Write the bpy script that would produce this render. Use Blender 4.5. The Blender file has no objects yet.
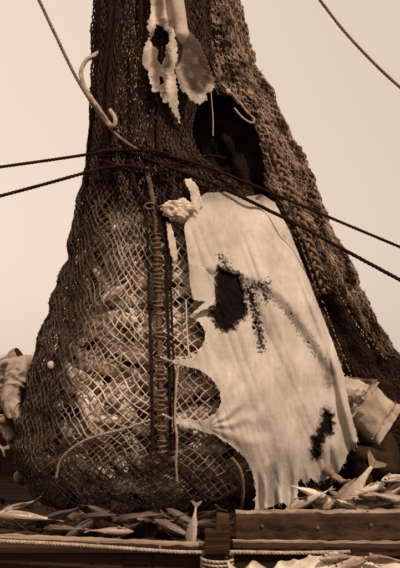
import bpy, bmesh, math, random
from mathutils import Vector, Matrix, noise, geometry
random.seed(7)
R = math.radians
SC = bpy.context.scene
COL = SC.collection

# ------------------------------------------------------------------ camera
PITCH = R(4.8); CAMY = -7.0; CAMZ = 1.3; F = 840.0     # F = focal length in pixels of a 400 px wide picture
cd = bpy.data.cameras.new('camera'); cam = bpy.data.objects.new('camera', cd); COL.objects.link(cam)
cam.location = (0, CAMY, CAMZ); cam.rotation_euler = (R(90)+PITCH, 0, 0)
cd.sensor_fit = 'HORIZONTAL'; cd.sensor_width = 36; cd.lens = 36*F/400; cd.clip_end = 20000
SC.camera = cam
# ------------------------------------------------------------------ world, sun, exposure
SUN_EL = R(54); SUN_AZ = R(32)      # azimuth from straight behind the camera towards the right
w = bpy.data.worlds.new('World'); SC.world = w; w.use_nodes = True
nt = w.node_tree; nt.nodes.clear()
out = nt.nodes.new('ShaderNodeOutputWorld'); bg = nt.nodes.new('ShaderNodeBackground')
sky = nt.nodes.new('ShaderNodeTexSky'); sky.sky_type = 'NISHITA'; sky.sun_disc = False
sky.sun_elevation = SUN_EL; sky.sun_rotation = R(180)-SUN_AZ; sky.dust_density = 4.0; sky.air_density = 1.0
bw = nt.nodes.new('ShaderNodeRGBToBW')
mx = nt.nodes.new('ShaderNodeMath'); mx.operation = 'MULTIPLY_ADD'; mx.inputs[1].default_value = 0.40; mx.inputs[2].default_value = 7.2
tint = nt.nodes.new('ShaderNodeVectorMath'); tint.operation = 'MULTIPLY'; tint.inputs[1].default_value = (1.0, 0.81, 0.665)
nt.links.new(sky.outputs[0], bw.inputs[0]); nt.links.new(bw.outputs[0], mx.inputs[0])
# the veil of cloud is a little brighter to the left, over the whole sky
stc = nt.nodes.new('ShaderNodeTexCoord'); sxy = nt.nodes.new('ShaderNodeSeparateXYZ'); nt.links.new(stc.outputs['Generated'], sxy.inputs[0])
grd = nt.nodes.new('ShaderNodeMath'); grd.operation = 'MULTIPLY_ADD'; grd.inputs[1].default_value = -.35; grd.inputs[2].default_value = 1.0; nt.links.new(sxy.outputs['X'], grd.inputs[0])
gm = nt.nodes.new('ShaderNodeMath'); gm.operation = 'MULTIPLY'; nt.links.new(grd.outputs[0], gm.inputs[0]); nt.links.new(mx.outputs[0], gm.inputs[1])
nt.links.new(gm.outputs[0], tint.inputs[0]); nt.links.new(tint.outputs[0], bg.inputs[0])
bg.inputs[1].default_value = 0.10
nt.links.new(bg.outputs[0], out.inputs[0])
sd = bpy.data.lights.new('sun', 'SUN'); sd.energy = 4.9; sd.angle = R(0.6); sd.color = (1.0, 0.89, 0.785)
sun = bpy.data.objects.new('sun', sd); COL.objects.link(sun)
sdir = Vector((math.sin(SUN_AZ)*math.cos(SUN_EL), -math.cos(SUN_AZ)*math.cos(SUN_EL), math.sin(SUN_EL)))
sun.rotation_euler = sdir.to_track_quat('Z', 'Y').to_euler(); sun.location = sdir*30
SC.view_settings.view_transform = 'Standard'; SC.view_settings.look = 'None'
SC.view_settings.exposure = 0.0; SC.view_settings.gamma = 1.0

# ------------------------------------------------------------------ helpers
CA, SA = math.cos(PITCH), math.sin(PITCH)
def W(px, py, Y):
    """world point at depth Y that shows at (px, py) of the 400x568 picture"""
    u = (px-200)/F; v = (284-py)/F
    dy = CA - v*SA; dz = SA + v*CA
    t = (Y-CAMY)/dy
    return Vector((u*t, Y, CAMZ + dz*t))
def P(p):
    """pixel of a world point"""
    d = p - Vector((0, CAMY, CAMZ)); f = d.y*CA + d.z*SA; u = d.z*CA - d.y*SA
    return 200 + F*d.x/f, 284 - F*u/f
def N(v, s=1.0, o=0.0): return noise.noise(Vector((v[0]*s+o, v[1]*s+o*1.7, v[2]*s-o)))
def lerp(a, b, t): return a+(b-a)*t
def interp(tab, x):
    if x <= tab[0][0]: return tab[0][1:]
    for a, b in zip(tab, tab[1:]):
        if x <= b[0]:
            t = (x-a[0])/(b[0]-a[0]); return tuple(lerp(p, q, t) for p, q in zip(a[1:], b[1:]))
    return tab[-1][1:]
def smooth(a, b, x):
    t = min(1, max(0, (x-a)/(b-a))); return t*t*(3-2*t)

def mat(name, c1, c2=None, scale=8, rough=0.8, bump=0.3, bscale=None, stretch=(1,1,1), detail=6, spec=0.07, lo=.35, hi=.65, attr=None, c3=None, bdist=.01):
    m = bpy.data.materials.new(name); m.use_nodes = True; n = m.node_tree; L = n.links.new
    b = n.nodes['Principled BSDF']; b.inputs['Roughness'].default_value = rough
    b.inputs['Specular IOR Level'].default_value = spec
    tc = n.nodes.new('ShaderNodeTexCoord'); mp = n.nodes.new('ShaderNodeMapping'); mp.inputs['Scale'].default_value = stretch
    L(tc.outputs['Object'], mp.inputs[0])
    nz = n.nodes.new('ShaderNodeTexNoise'); nz.inputs['Scale'].default_value = scale; nz.inputs['Detail'].default_value = detail
    nz.inputs['Roughness'].default_value = .65
    L(mp.outputs[0], nz.inputs[0])
    r = n.nodes.new('ShaderNodeValToRGB'); r.color_ramp.elements[0].position = lo; r.color_ramp.elements[1].position = hi
    r.color_ramp.elements[0].color = (*c1, 1); r.color_ramp.elements[1].color = (*(c2 or c1), 1)
    L(nz.outputs[0], r.inputs[0]); col = r.outputs[0]
    if attr:
        at = n.nodes.new('ShaderNodeAttribute'); at.attribute_name = attr
        mi = n.nodes.new('ShaderNodeMix'); mi.data_type = 'RGBA'
        L(at.outputs['Fac'], mi.inputs[0]); L(col, mi.inputs[6]); mi.inputs[7].default_value = (*c3, 1); col = mi.outputs[2]
    L(col, b.inputs['Base Color'])
    nb = n.nodes.new('ShaderNodeTexNoise'); nb.inputs['Scale'].default_value = bscale or scale*4; nb.inputs['Detail'].default_value = 5
    L(mp.outputs[0], nb.inputs[0])
    bp = n.nodes.new('ShaderNodeBump'); bp.inputs['Strength'].default_value = bump; bp.inputs['Distance'].default_value = bdist
    L(nb.outputs[0], bp.inputs['Height']); L(bp.outputs[0], b.inputs['Normal'])
    return m
M = {}
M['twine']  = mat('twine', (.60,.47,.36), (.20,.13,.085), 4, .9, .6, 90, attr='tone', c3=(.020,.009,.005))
M['band']   = mat('band_twine', (.25,.170,.115), (.040,.020,.012), 7, .95, .8, 60, attr='tone', c3=(.016,.007,.004), lo=.42, hi=.60)
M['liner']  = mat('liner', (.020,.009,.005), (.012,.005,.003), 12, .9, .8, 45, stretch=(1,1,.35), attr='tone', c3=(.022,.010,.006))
M['hollow_dark']   = mat('hollow_dark', (.009,.004,.0025), (.003,.0015,.001), 20, 1, 1.0, 50, attr='tone', c3=(.02,.010,.006))  # near-black put where the canvas holes are in shade, and on the drape
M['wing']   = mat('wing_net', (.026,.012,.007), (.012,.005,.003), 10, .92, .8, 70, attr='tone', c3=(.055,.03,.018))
M['canvas'] = mat('canvas', (.465,.383,.31), (.335,.265,.208), 3.0, .88, .35, 26, attr='stain_shade', c3=(.008,.0035,.002), bdist=.006)
_n = M['canvas'].node_tree; _w = _n.nodes.new('ShaderNodeTexNoise'); _w.inputs['Scale'].default_value = 7; _w.inputs['Detail'].default_value = 8; _w.inputs['Roughness'].default_value = .8
_m = _n.nodes.new('ShaderNodeMapping'); _m.inputs['Scale'].default_value = (7, 3, .5); _m.inputs['Rotation'].default_value = (0, R(14), 0)
_t = _n.nodes.new('ShaderNodeTexCoord'); _n.links.new(_t.outputs['Object'], _m.inputs[0]); _n.links.new(_m.outputs[0], _w.inputs[0])
_r = _n.nodes.new('ShaderNodeMapRange'); _r.inputs[1].default_value = .3; _r.inputs[2].default_value = .7; _r.inputs[3].default_value = .80; _r.inputs[4].default_value = 1.06; _n.links.new(_w.outputs[0], _r.inputs[0])
_x = _n.nodes.new('ShaderNodeVectorMath'); _x.operation = 'SCALE'; _b = _n.nodes['Principled BSDF']; _src = _b.inputs['Base Color'].links[0].from_socket
_n.links.new(_src, _x.inputs[0]); _n.links.new(_r.outputs[0], _x.inputs['Scale']); _n.links.new(_x.outputs[0], _b.inputs['Base Color'])
M['hide']   = mat('hide', (.50,.405,.325), (.33,.25,.18), 9, .8, .6, 30, attr='stain_shade', c3=(.045,.022,.013))
M['frayed'] = mat('frayed', (.58,.46,.36), (.28,.19,.13), 22, .95, 1.0, 70)
M['rope']   = mat('rope', (.20,.13,.085), (.10,.058,.036), 20, .9, .6, 90)
M['rope_light'] = mat('rope_light', (.36,.27,.20), (.19,.125,.083), 20, .9, .6, 90)
M['rope_seam'] = mat('rope_seam', (.12,.07,.045), (.05,.026,.016), 20, .9, .6, 90)
M['rope_dark'] = mat('rope_dark', (.022,.010,.006), (.010,.0045,.0025), 20, .9, .6, 90)
M['cord']   = mat('cord', (.52,.40,.29), (.36,.26,.18), 20, .9, .5, 90)
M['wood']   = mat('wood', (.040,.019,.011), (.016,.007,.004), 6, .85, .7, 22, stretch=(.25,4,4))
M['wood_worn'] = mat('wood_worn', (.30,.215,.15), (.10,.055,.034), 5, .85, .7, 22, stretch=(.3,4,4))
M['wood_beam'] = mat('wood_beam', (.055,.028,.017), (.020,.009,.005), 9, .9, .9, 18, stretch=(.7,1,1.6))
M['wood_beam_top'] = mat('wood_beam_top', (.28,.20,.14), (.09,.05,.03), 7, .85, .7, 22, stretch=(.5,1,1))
M['deck']   = mat('deck', (.040,.020,.012), (.016,.008,.005), 3, .7, .5, 30, stretch=(.3,3,3))
M['shirt']  = mat('shirt', (.33,.25,.185), (.26,.19,.135), 4, .9, .3, 45)
M['jacket'] = mat('jacket', (.30,.225,.165), (.16,.105,.07), 3, .62, .5, 35, spec=.35)
M['trousers'] = mat('trousers', (.016,.007,.004), (.030,.014,.008), 6, 1, .4, 50, spec=.08)
M['pale_cloth'] = mat('pale_cloth', (.44,.35,.275), (.33,.25,.185), 6, .9, .3, 50)
M['skin']   = mat('skin', (.20,.12,.075), (.14,.08,.05), 9, .55, .2, 60)
M['hair']   = mat('hair', (.012,.006,.004), (.022,.011,.007), 40, .6, .4, 90)
M['boot']   = mat('boot', (.015,.007,.004), (.03,.015,.009), 8, .4, .2, 40)
M['iron']   = mat('iron', (.16,.095,.06), (.06,.03,.018), 18, .55, .5, 60)
M['sea']    = mat('sea', (.26,.19,.135), (.20,.14,.10), .3, .25, .6, 1.2, bdist=.1)
M['bulwark'] = mat('bulwark', (.045,.022,.013), (.022,.010,.006), 6, .85, .6, 20, stretch=(.3,3,3))

def fishmat(name, back, belly, rough=.38):
    m = bpy.data.materials.new(name); m.use_nodes = True; n = m.node_tree; L = n.links.new
    b = n.nodes['Principled BSDF']; b.inputs['Roughness'].default_value = rough
    tc = n.nodes.new('ShaderNodeTexCoord'); sp = n.nodes.new('ShaderNodeSeparateXYZ'); L(tc.outputs['Object'], sp.inputs[0])
    nz = n.nodes.new('ShaderNodeTexNoise'); nz.inputs['Scale'].default_value = 28; L(tc.outputs['Object'], nz.inputs[0])
    a = n.nodes.new('ShaderNodeMath'); a.operation = 'MULTIPLY_ADD'; L(nz.outputs[0], a.inputs[0]); a.inputs[1].default_value = .05; L(sp.outputs['Z'], a.inputs[2])
    r = n.nodes.new('ShaderNodeValToRGB'); e = r.color_ramp.elements
    mr = n.nodes.new('ShaderNodeMapRange'); mr.inputs[1].default_value = -.03; mr.inputs[2].default_value = .09; L(a.outputs[0], mr.inputs[0]); L(mr.outputs[0], r.inputs[0])
    e[0].color = (*belly, 1); e[1].color = (*back, 1); e[0].position = .38; e[1].position = .75
    L(r.outputs[0], b.inputs['Base Color'])
    vo = n.nodes.new('ShaderNodeTexVoronoi'); vo.inputs['Scale'].default_value = 110; L(tc.outputs['Object'], vo.inputs[0])
    bp = n.nodes.new('ShaderNodeBump'); bp.inputs['Strength'].default_value = .35; bp.inputs['Distance'].default_value = .003
    L(vo.outputs[0], bp.inputs['Height']); L(bp.outputs[0], b.inputs['Normal'])
    return m
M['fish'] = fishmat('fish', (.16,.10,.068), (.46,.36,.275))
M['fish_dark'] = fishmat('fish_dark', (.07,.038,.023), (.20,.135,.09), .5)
M['fish_brown'] = fishmat('fish_brown', (.03,.015,.009), (.085,.05,.031), .6)
M['fin_dark'] = mat('fin_dark', (.06,.034,.021), (.025,.012,.007), 30, .6, .5, 60)
M['fin'] = mat('fin', (.30,.21,.145), (.13,.08,.05), 30, .5, .5, 60, stretch=(1,1,3))
M['eye'] = mat('eye', (.01,.005,.003), None, 5, .1, 0, spec=.8)

def link(name, me, m, parent=None, smoothf=True):
    for q in (m if isinstance(m, (list, tuple)) else [m]): me.materials.append(q)
    if smoothf:
        for p in me.polygons: p.use_smooth = True
    o = bpy.data.objects.new(name, me); COL.objects.link(o)
    if parent: o.parent = parent; o.matrix_parent_inverse = parent.matrix_world.inverted() if False else Matrix()
    return o
def tag(o, label=None, cat=None, group=None, kind=None):
    if label: o['label'] = label
    if cat: o['category'] = cat
    if group: o['group'] = group
    if kind: o['kind'] = kind
    return o
def empty(name, loc=(0,0,0), rot=(0,0,0)):
    o = bpy.data.objects.new(name, None); COL.objects.link(o); o.location = loc; o.rotation_euler = rot; o.empty_display_size = .1
    return o
class MB:
    """collects verts/faces; a float per vertex can be written as a named attribute"""
    def __init__(s): s.v = []; s.f = []; s.a = []; s.mi = []
    def add(s, vs, fs, a=0.0, mi=0):
        o = len(s.v); s.v += [tuple(x) for x in vs]
        s.f += [tuple(i+o for i in f) for f in fs]; s.mi += [mi]*len(fs)
        s.a += a if isinstance(a, list) else [a]*len(vs)
    def mesh(s, name, attr=None):
        me = bpy.data.meshes.new(name); me.from_pydata(s.v, [], s.f)
        if attr:
            at = me.attributes.new(attr, 'FLOAT', 'POINT'); at.data.foreach_set('value', s.a)
        me.polygons.foreach_set('material_index', s.mi)
        me.update(); return me
    def seg(s, a, b, r, n=4, tone=0.0, r2=None):
        d = b-a
        if d.length < 1e-6: return
        z = d.normalized(); x = z.orthogonal().normalized(); y = z.cross(x); r2 = r if r2 is None else r2
        vs = [a + (x*math.cos(2*math.pi*i/n)+y*math.sin(2*math.pi*i/n))*r for i in range(n)] + \
             [b + (x*math.cos(2*math.pi*i/n)+y*math.sin(2*math.pi*i/n))*r2 for i in range(n)]
        s.add(vs, [(i, (i+1) % n, n+(i+1) % n, n+i) for i in range(n)], tone)
    def octa(s, c, r, tone=0.0):
        vs = [c+Vector(d)*r*random.uniform(.8,1.25) for d in ((1,0,0),(-1,0,0),(0,1,0),(0,-1,0),(0,0,1),(0,0,-1))]
        s.add(vs, [(0,2,4),(2,1,4),(1,3,4),(3,0,4),(2,0,5),(1,2,5),(3,1,5),(0,3,5)], tone)
    def tube(s, pts, rad, n=8, tone=0.0, cap=True, mi=0):
        """swept tube with parallel-transported frame"""
        k = len(pts); fr = []
        x = (pts[1]-pts[0]).normalized().orthogonal().normalized()
        vs = []
        for i, p in enumerate(pts):
            t = (pts[min(i+1, k-1)]-pts[max(i-1, 0)]).normalized()
            x = (x - t*x.dot(t)).normalized(); y = t.cross(x)
            r = rad[i] if isinstance(rad, (list, tuple)) else rad
            vs += [p + (x*math.cos(2*math.pi*j/n)+y*math.sin(2*math.pi*j/n))*r for j in range(n)]
        fs = [(i*n+j, i*n+(j+1) % n, (i+1)*n+(j+1) % n, (i+1)*n+j) for i in range(k-1) for j in range(n)]
        if cap: fs += [tuple(range(n))[::-1], tuple((k-1)*n+j for j in range(n))]
        s.add(vs, fs, tone, mi)
    def box(s, c, sx, sy, sz, rot=None, bev=0, mi=0):
        bm = bmesh.new(); bmesh.ops.create_cube(bm, size=1)
        for v in bm.verts: v.co = Vector((v.co.x*sx, v.co.y*sy, v.co.z*sz))
        if bev: bmesh.ops.bevel(bm, geom=list(bm.edges), offset=bev, segments=2, affect='EDGES', profile=.6)
        mt = Matrix.Translation(Vector(c)) @ (rot if rot else Matrix())
        bm.verts.index_update()
        s.add([mt @ v.co for v in bm.verts], [tuple(v.index for v in f.verts) for f in bm.faces], 0.0, mi); bm.free()

def spline(pts, step=.02):
    pts = [Vector(p) for p in pts]; q = [pts[0]*2-pts[1]] + pts + [pts[-1]*2-pts[-2]]; o = []
    for i in range(1, len(q)-2):
        a, b, c, d = q[i-1:i+3]; n = max(1, int((c-b).length/step))
        for k in range(n):
            t = k/n
            o.append(.5*((2*b)+(c-a)*t+(2*a-5*b+4*c-d)*t*t+(3*b-a-3*c+d)*t**3))
    o.append(pts[-1]); return o
def ropemesh(name, pts, r, pitch=None, strands=3, step=None, fuzz=0):
    """laid rope: strands wound round each other as geometry"""
    step = step or r*1.1; path = spline(pts, step); mb = MB(); pitch = pitch or r*7
    k = len(path); x = (path[1]-path[0]).normalized().orthogonal().normalized(); fr = []; L = 0
    for i, p in enumerate(path):
        t = (path[min(i+1, k-1)]-path[max(i-1, 0)]).normalized(); x = (x-t*x.dot(t)).normalized()
        if i: L += (p-path[i-1]).length
        fr.append((p, x.copy(), t.cross(x), L))
    for s in range(strands):
        pp = []
        for p, x, y, l in fr:
            a = 2*math.pi*(l/pitch + s/strands); pp.append(p + (x*math.cos(a)+y*math.sin(a))*r*.52)
        mb.tube(pp, r*.56, 6)
    for _ in range(fuzz):
        i = random.randrange(k-1); p, x, y, l = fr[i]; d = Vector((random.gauss(0,1), random.gauss(0,1), random.gauss(0,1))).normalized()
        mb.seg(p, p+d*r*random.uniform(1.4,2.6), r*.08, 3, 0, r*.03)
    return mb.mesh(name)
def rope(name, pts, r, m, label=None, cat=None, parent=None, **k):
    o = link(name, ropemesh(name, pts, r, **k), M[m], parent)
    if label: tag(o, label, cat)
    return o

def inside(x, y, poly):
    c = False; j = len(poly)-1
    for i in range(len(poly)):
        xi, yi = poly[i]; xj, yj = poly[j]
        if (yi > y) != (yj > y) and x < (xj-xi)*(y-yi)/(yj-yi)+xi: c = not c
        j = i
    return c
def distpoly(x, y, pl):
    best = 1e9
    for (ax, ay), (bx, by) in zip(pl, pl[1:]):
        dx, dy = bx-ax, by-ay; t = max(0, min(1, ((x-ax)*dx+(y-ay)*dy)/(dx*dx+dy*dy+1e-9)))
        best = min(best, math.hypot(x-ax-dx*t, y-ay-dy*t))
    return best
def ragged(poly, amp, step=2.0, seed=0, sel=None):
    o = []
    for i in range(len(poly)):
        a, b = poly[i], poly[(i+1) % len(poly)]; L = math.hypot(b[0]-a[0], b[1]-a[1]); n = max(1, int(L/step))
        for k in range(n):
            t = k/n; x, y = lerp(a[0], b[0], t), lerp(a[1], b[1], t)
            am = amp if sel is None else amp*sel(x, y)
            if L > 0:
                q = noise.noise(Vector((x*.35, y*.35, seed)))*1.4 + random.uniform(-.5,.5)
                nx, ny = (b[1]-a[1])/L, -(b[0]-a[0])/L
                x += nx*q*am; y += ny*q*am
            o.append((x, y))
    return o
def cloth(name, outline, holes, depth, m, attr_fn, thick=.006, step=2.2, parent=None):
    """sheet cut from an outline with holes, laid in space by depth(px,py), then given thickness"""
    pts = [Vector(p) for p in outline]; edges = [(i, (i+1) % len(outline)) for i in range(len(outline))]
    for h in holes:
        b = len(pts); pts += [Vector(p) for p in h]; edges += [(b+i, b+(i+1) % len(h)) for i in range(len(h))]
    xs = [p[0] for p in outline]; ys = [p[1] for p in outline]
    y = min(ys); r_ = 0
    while y < max(ys):
        x = min(xs) + (step/2 if r_ % 2 else 0)
        while x < max(xs):
            if inside(x, y, outline) and not any(inside(x, y, h) for h in holes): pts.append(Vector((x, y)))
            x += step
        y += step*.87; r_ += 1
    vs, es, fs, *_ = geometry.delaunay_2d_cdt(pts, edges, [], 0, 1e-4)
    keep = []
    for f in fs:
        c = sum((vs[i] for i in f), Vector((0,0)))/len(f)
        if inside(c.x, c.y, outline) and not any(inside(c.x, c.y, h) for h in holes): keep.append(tuple(f))
    mb = MB(); mb.add([W(v.x, v.y, depth(v.x, v.y)) for v in vs], keep, [attr_fn(v.x, v.y) for v in vs])
    me = mb.mesh(name, 'stain_shade')
    bm = bmesh.new(); bm.from_mesh(me); bmesh.ops.delete(bm, geom=[v for v in bm.verts if not v.link_faces], context='VERTS')
    bmesh.ops.recalc_face_normals(bm, faces=list(bm.faces)); bm.to_mesh(me); bm.free()
    o = link(name, me, M[m], parent)
    s = o.modifiers.new('thickness', 'SOLIDIFY'); s.thickness = thick; s.offset = 0
    return o

# ------------------------------------------------------------------ setting: sea, decks, bulwark
def plane(name, x0, x1, y0, y1, z, m):
    mb = MB(); mb.add([(x0,y0,z),(x1,y0,z),(x1,y1,z),(x0,y1,z)], [(0,1,2,3)])
    return tag(link(name, mb.mesh(name), M[m], smoothf=False), kind='structure')
plane('sea', -6000, 6000, -6000, 9000, -1.9, 'sea')
low = plane('lower_deck', -7, 7, -9.5, -1.36, -.62, 'deck')
deck = plane('deck', -7, 7, -1.2, 2.5, -.05, 'deck')
for i in range(16):
    y = -1.08+i*.225; mb = MB(); mb.box((0,0,0), 9.0, .212, .05, bev=.006)
    o = link('plank', mb.mesh('plank'), M['deck'], deck, False); o.location = (random.uniform(-.3,.3), y, -.022+random.uniform(-.003,.003))
for i in range(24):
    y = -8.9+i*.31
    if y > -1.75: break
    mb = MB(); mb.box((0,0,0), 9.0, .29, .05, bev=.006)
    o = link('plank', mb.mesh('plank'), M['deck'], low, False); o.location = (0, y, -.59)
bul = empty('bulwark', (0, 2.45, 0)); tag(bul, 'dark boarded ship bulwark along the far edge of the deck behind the net', 'bulwark')
for i in range(4):
    mb = MB(); mb.box((0,0,0), 13, .06, .165, bev=.008)
    o = link('board', mb.mesh('board'), M['bulwark'], bul, False); o.location = (0, 0, .03+i*.17)
mb = MB(); mb.box((0,0,0), 13, .2, .07, bev=.012); o = link('cap_rail', mb.mesh('cap_rail'), M['bulwark'], bul, False); o.location = (0, 0, .675)
for i in range(8):
    mb = MB(); mb.box((0,0,0), .1, .1, .68, bev=.008); o = link('stanchion', mb.mesh('stanchion'), M['bulwark'], bul, False); o.location = (-5.6+i*1.6, -.085, .34)

# ------------------------------------------------------------------ the net: profiles
BY, WYA = .25, .85          # depth of the bag's axis, of the wing's axis
bagpx = [(-70,97,200,.40),(0,98,206,.42),(60,97,206,.44),(90,96,194,.45),(130,95,186,.47),(160,92,196,.52),(200,82,254,.60),(250,69,291,.72),(300,55,317,.82),
         (350,42,337,.92),(400,28,348,.98),(440,20,350,.98),(470,21,338,.93),(495,36,312,.80),(512,62,280,.62),(526,100,245,.35)]
wingpx = [(-70,150,224,.28),(0,150,233,.28),(50,160,247,.30),(100,170,268,.32),(140,180,290,.33),(190,200,312,.34),(215,212,322,.34),(240,230,334,.34),
          (290,258,358,.34),(340,282,383,.34),(362,290,399,.34),(400,295,424,.34),(450,300,438,.36),(500,310,448,.38),(524,312,450,.40)]
def table(px, Ya):
    t = []
    for py, l, r, ry in px:
        a = W(l, py, Ya); b = W(r, py, Ya); t.append((a.z, (a.x+b.x)/2, (b.x-a.x)/2, ry))
    return sorted(t)
def smooth_tab(tab, n=240):
    z0, z1 = tab[0][0], tab[-1][0]; raw = [(z0+(z1-z0)*i/n,)+tuple(interp(tab, z0+(z1-z0)*i/n)) for i in range(n+1)]
    for _ in range(14):
        raw = [raw[0]]+[(raw[i][0],)+tuple((raw[i-1][k]+2*raw[i][k]+raw[i+1][k])/4 for k in (1,2,3)) for i in range(1, n)]+[raw[-1]]
    return raw
BT = smooth_tab(table(bagpx, BY)); WT = smooth_tab(table(wingpx, WYA))
def tabget(T, z):
    n = len(T)-1; f = (z-T[0][0])/(T[-1][0]-T[0][0])*n; i = max(0, min(n-1, int(f))); t = max(0, min(1, f-i)); return [lerp(T[i][k], T[i+1][k], t) for k in (1,2,3)]
ZTOP = BT[-1][0]; ZB = BT[0][0]
def bulge(p): return noise.noise(Vector((p.x*2.0+p.z*1.3, p.y*1.5, p.z*6.2-p.x*1.2)))
def bag(th, z, off=0.0):
    cx, rx, ry = tabget(BT, z)
    up = smooth(1.8, 2.9, z)                                    # bunched at the top, bulging at the bottom
    f = 1 + .045*up*math.cos(13*th+1.1*math.sin(z*1.3)) + .03*up*math.cos(23*th+2+z)
    p = Vector((cx+rx*math.cos(th), BY-ry*math.sin(th), z))
    b = .050*N(p, 2.3, 3)*(1-up) + .060*bulge(p)*(1-up)*smooth(.05,.35,z) + .035*N(p, 5.5, 9)*(1-.6*up) + .012*N(p, 14, 5)
    n = Vector((math.cos(th)/max(rx,.05), -math.sin(th)/max(ry,.05), 0)).normalized()
    return Vector((cx+rx*f*math.cos(th), BY-ry*f*math.sin(th), z)) + n*(b+off)
def wing(th, z, off=0.0):
    cx, rx, ry = tabget(WT, z)
    f = 1 + .05*math.cos(9*th+z*.8) + .035*math.cos(17*th-z*1.7)
    p = Vector((cx+rx*math.cos(th), WYA-ry*math.sin(th), z))
    b = .05*N(p, 3.0, 21)+.04*N(p, 8, 2)
    n = Vector((math.cos(th)/max(rx,.05), -math.sin(th)/max(ry,.05), 0)).normalized()
    return Vector((cx+rx*f*math.cos(th), WYA-ry*f*math.sin(th), z)) + n*(b+off)
def front(px, py, off=.03, T=None, Ya=None):
    """depth of the bag's front surface where it shows at (px,py)"""
    T = T or BT; Ya = BY if Ya is None else Ya; Y = Ya-.5
    for _ in range(7):
        p = W(px, py, Y); cx, rx, ry = tabget(T, p.z); t = max(-.985, min(.985, (p.x-cx)/rx)); Y = .5*Y+.5*(Ya-ry*math.sqrt(1-t*t))
    return Y-off
def F3(px, py, off=.03): return W(px, py, front(px, py, off))
opening = [(180,82),(205,92),(232,97),(250,116),(259,136),(263,160),(268,196),(262,202),(180,202)]

net = empty('trawl_net', (0, 0, 0)); tag(net, 'huge dark trawl net hoisted over the deck, its diamond mesh bag bulging with fish', 'fishing net')

# liners: the inner, closely woven net that closes the view into the bag
def shell(name, fn, T, m, t0, t1, off, nth, nz, skip=None, tone=None, solid=.012):
    mb = MB(); vs = []; fs = []; at = []
    for j in range(nz+1):
        z = T[0][0] + (T[-1][0]-T[0][0])*j/nz
        for i in range(nth+1):
            p = fn(lerp(t0, t1, i/nth), z, off); vs.append(p); at.append(tone(p) if tone else 0.0)
    for j in range(nz):
        for i in range(nth):
            a = j*(nth+1)+i; c = (vs[a]+vs[a+1]+vs[a+nth+1]+vs[a+nth+2])/4
            if skip and skip(c, lerp(t0, t1, (i+.5)/nth)): continue
            fs.append((a, a+1, a+nth+2, a+nth+1))
    mb.add(vs, fs, at); o = link(name, mb.mesh(name, 'tone'), M[m], net)
    if solid: s = o.modifiers.new('thickness', 'SOLIDIFY'); s.thickness = solid
    return o
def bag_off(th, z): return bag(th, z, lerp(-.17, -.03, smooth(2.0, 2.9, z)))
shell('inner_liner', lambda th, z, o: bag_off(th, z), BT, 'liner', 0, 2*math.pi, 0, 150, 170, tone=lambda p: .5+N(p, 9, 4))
def wskip(p, th):
    x, y = P(p); return math.sin(th) > .05 and inside(x+3*N(p, 8), y+3*N(p, 8, 3), opening)
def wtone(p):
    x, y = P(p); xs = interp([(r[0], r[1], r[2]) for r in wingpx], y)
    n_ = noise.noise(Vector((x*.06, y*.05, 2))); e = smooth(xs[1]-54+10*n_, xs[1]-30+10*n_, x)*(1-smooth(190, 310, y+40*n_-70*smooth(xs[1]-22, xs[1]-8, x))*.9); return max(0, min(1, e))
shell('inner_drape', wing, WT, 'hollow_dark', R(20), R(160), -.15, 90, 150, None, lambda p: 0.2+N(p, 7))
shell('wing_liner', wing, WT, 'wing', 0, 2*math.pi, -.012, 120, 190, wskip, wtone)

# diamond mesh of the bag
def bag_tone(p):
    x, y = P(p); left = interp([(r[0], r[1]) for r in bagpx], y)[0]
    c = smooth(285, 190, y)                                     # darker towards the neck
    l = smooth(left+80, left+22, x)*.93; l = max(l, smooth(8, 3, abs(x-149))*.7*smooth(490,200,y)); l = max(l, smooth(200, 206, x)*smooth(372, 360, y))  # shade painted in: left flank, left of the seam, behind the canvas
    low = smooth(415, 470, y)*.92                                # shade under the belly, put into the tone
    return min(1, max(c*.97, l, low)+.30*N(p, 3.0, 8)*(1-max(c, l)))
def netting(name, fn, T, m, n, rows, off, r, tone, t0, t1, skip=None, wob=.25, knot=1.8, rs=None):
    mb = MB(); dth = 2*math.pi/n; i0, i1 = int(t0/dth), int(t1/dth); grid = {}
    z0, z1 = T[0][0]+.02, T[-1][0]
    for j in range(rows+1):
        u = j/rows; z = lerp(z0, z1, u**1.12 if T is BT else u)
        for i in range(i0, i1+1):
            th = (i+.5*(j % 2))*dth + dth*wob*noise.noise(Vector((i*.9, j*.53, n*.1)))*.8
            zz = z + (z1-z0)/rows*wob*1.2*noise.noise(Vector((i*.71+9, j*.77, n*.3)))
            zz += .07*noise.noise(Vector((th*1.7, z*1.1, 4.0)))+.05*noise.noise(Vector((th*4, z*3, 9.0))); th += .05*noise.noise(Vector((th*2.5, z*2.0, 14.0)))+.02*noise.noise(Vector((th*7, z*5, 3.0)))
            p = fn(th, max(T[0][0], zz), off); grid[i, j] = (p, tone(p), bool(skip and skip(p, th)))
    for (i, j), (p, t, sk) in grid.items():
        if sk: continue
        if j < rows:
            for di in ((0, -1) if j % 2 == 0 else (0, 1)):
                q = grid.get((i+di, j+1))
                if q and not q[2] and random.random() > .006:
                    rr = (rs(p) if rs else 1)*r*random.uniform(.75, 1.25)
                    mid = (p+q[0])/2 + Vector((random.uniform(-1,1), 0, random.uniform(-1,1)))*r*.8
                    mb.seg(p, mid, rr, 4, t); mb.seg(mid, q[0], rr, 4, q[1])
        if knot: mb.octa(p, r*knot*(rs(p) if rs else 1), max(0, t-.12))
    o = link(name, mb.mesh(name, 'tone'), M[m], net); o['kind'] = 'stuff'; return o
netting('bag_netting', bag, BT, 'twine', 102, 128, .012, .0062, bag_tone, R(-25), R(205))
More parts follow.
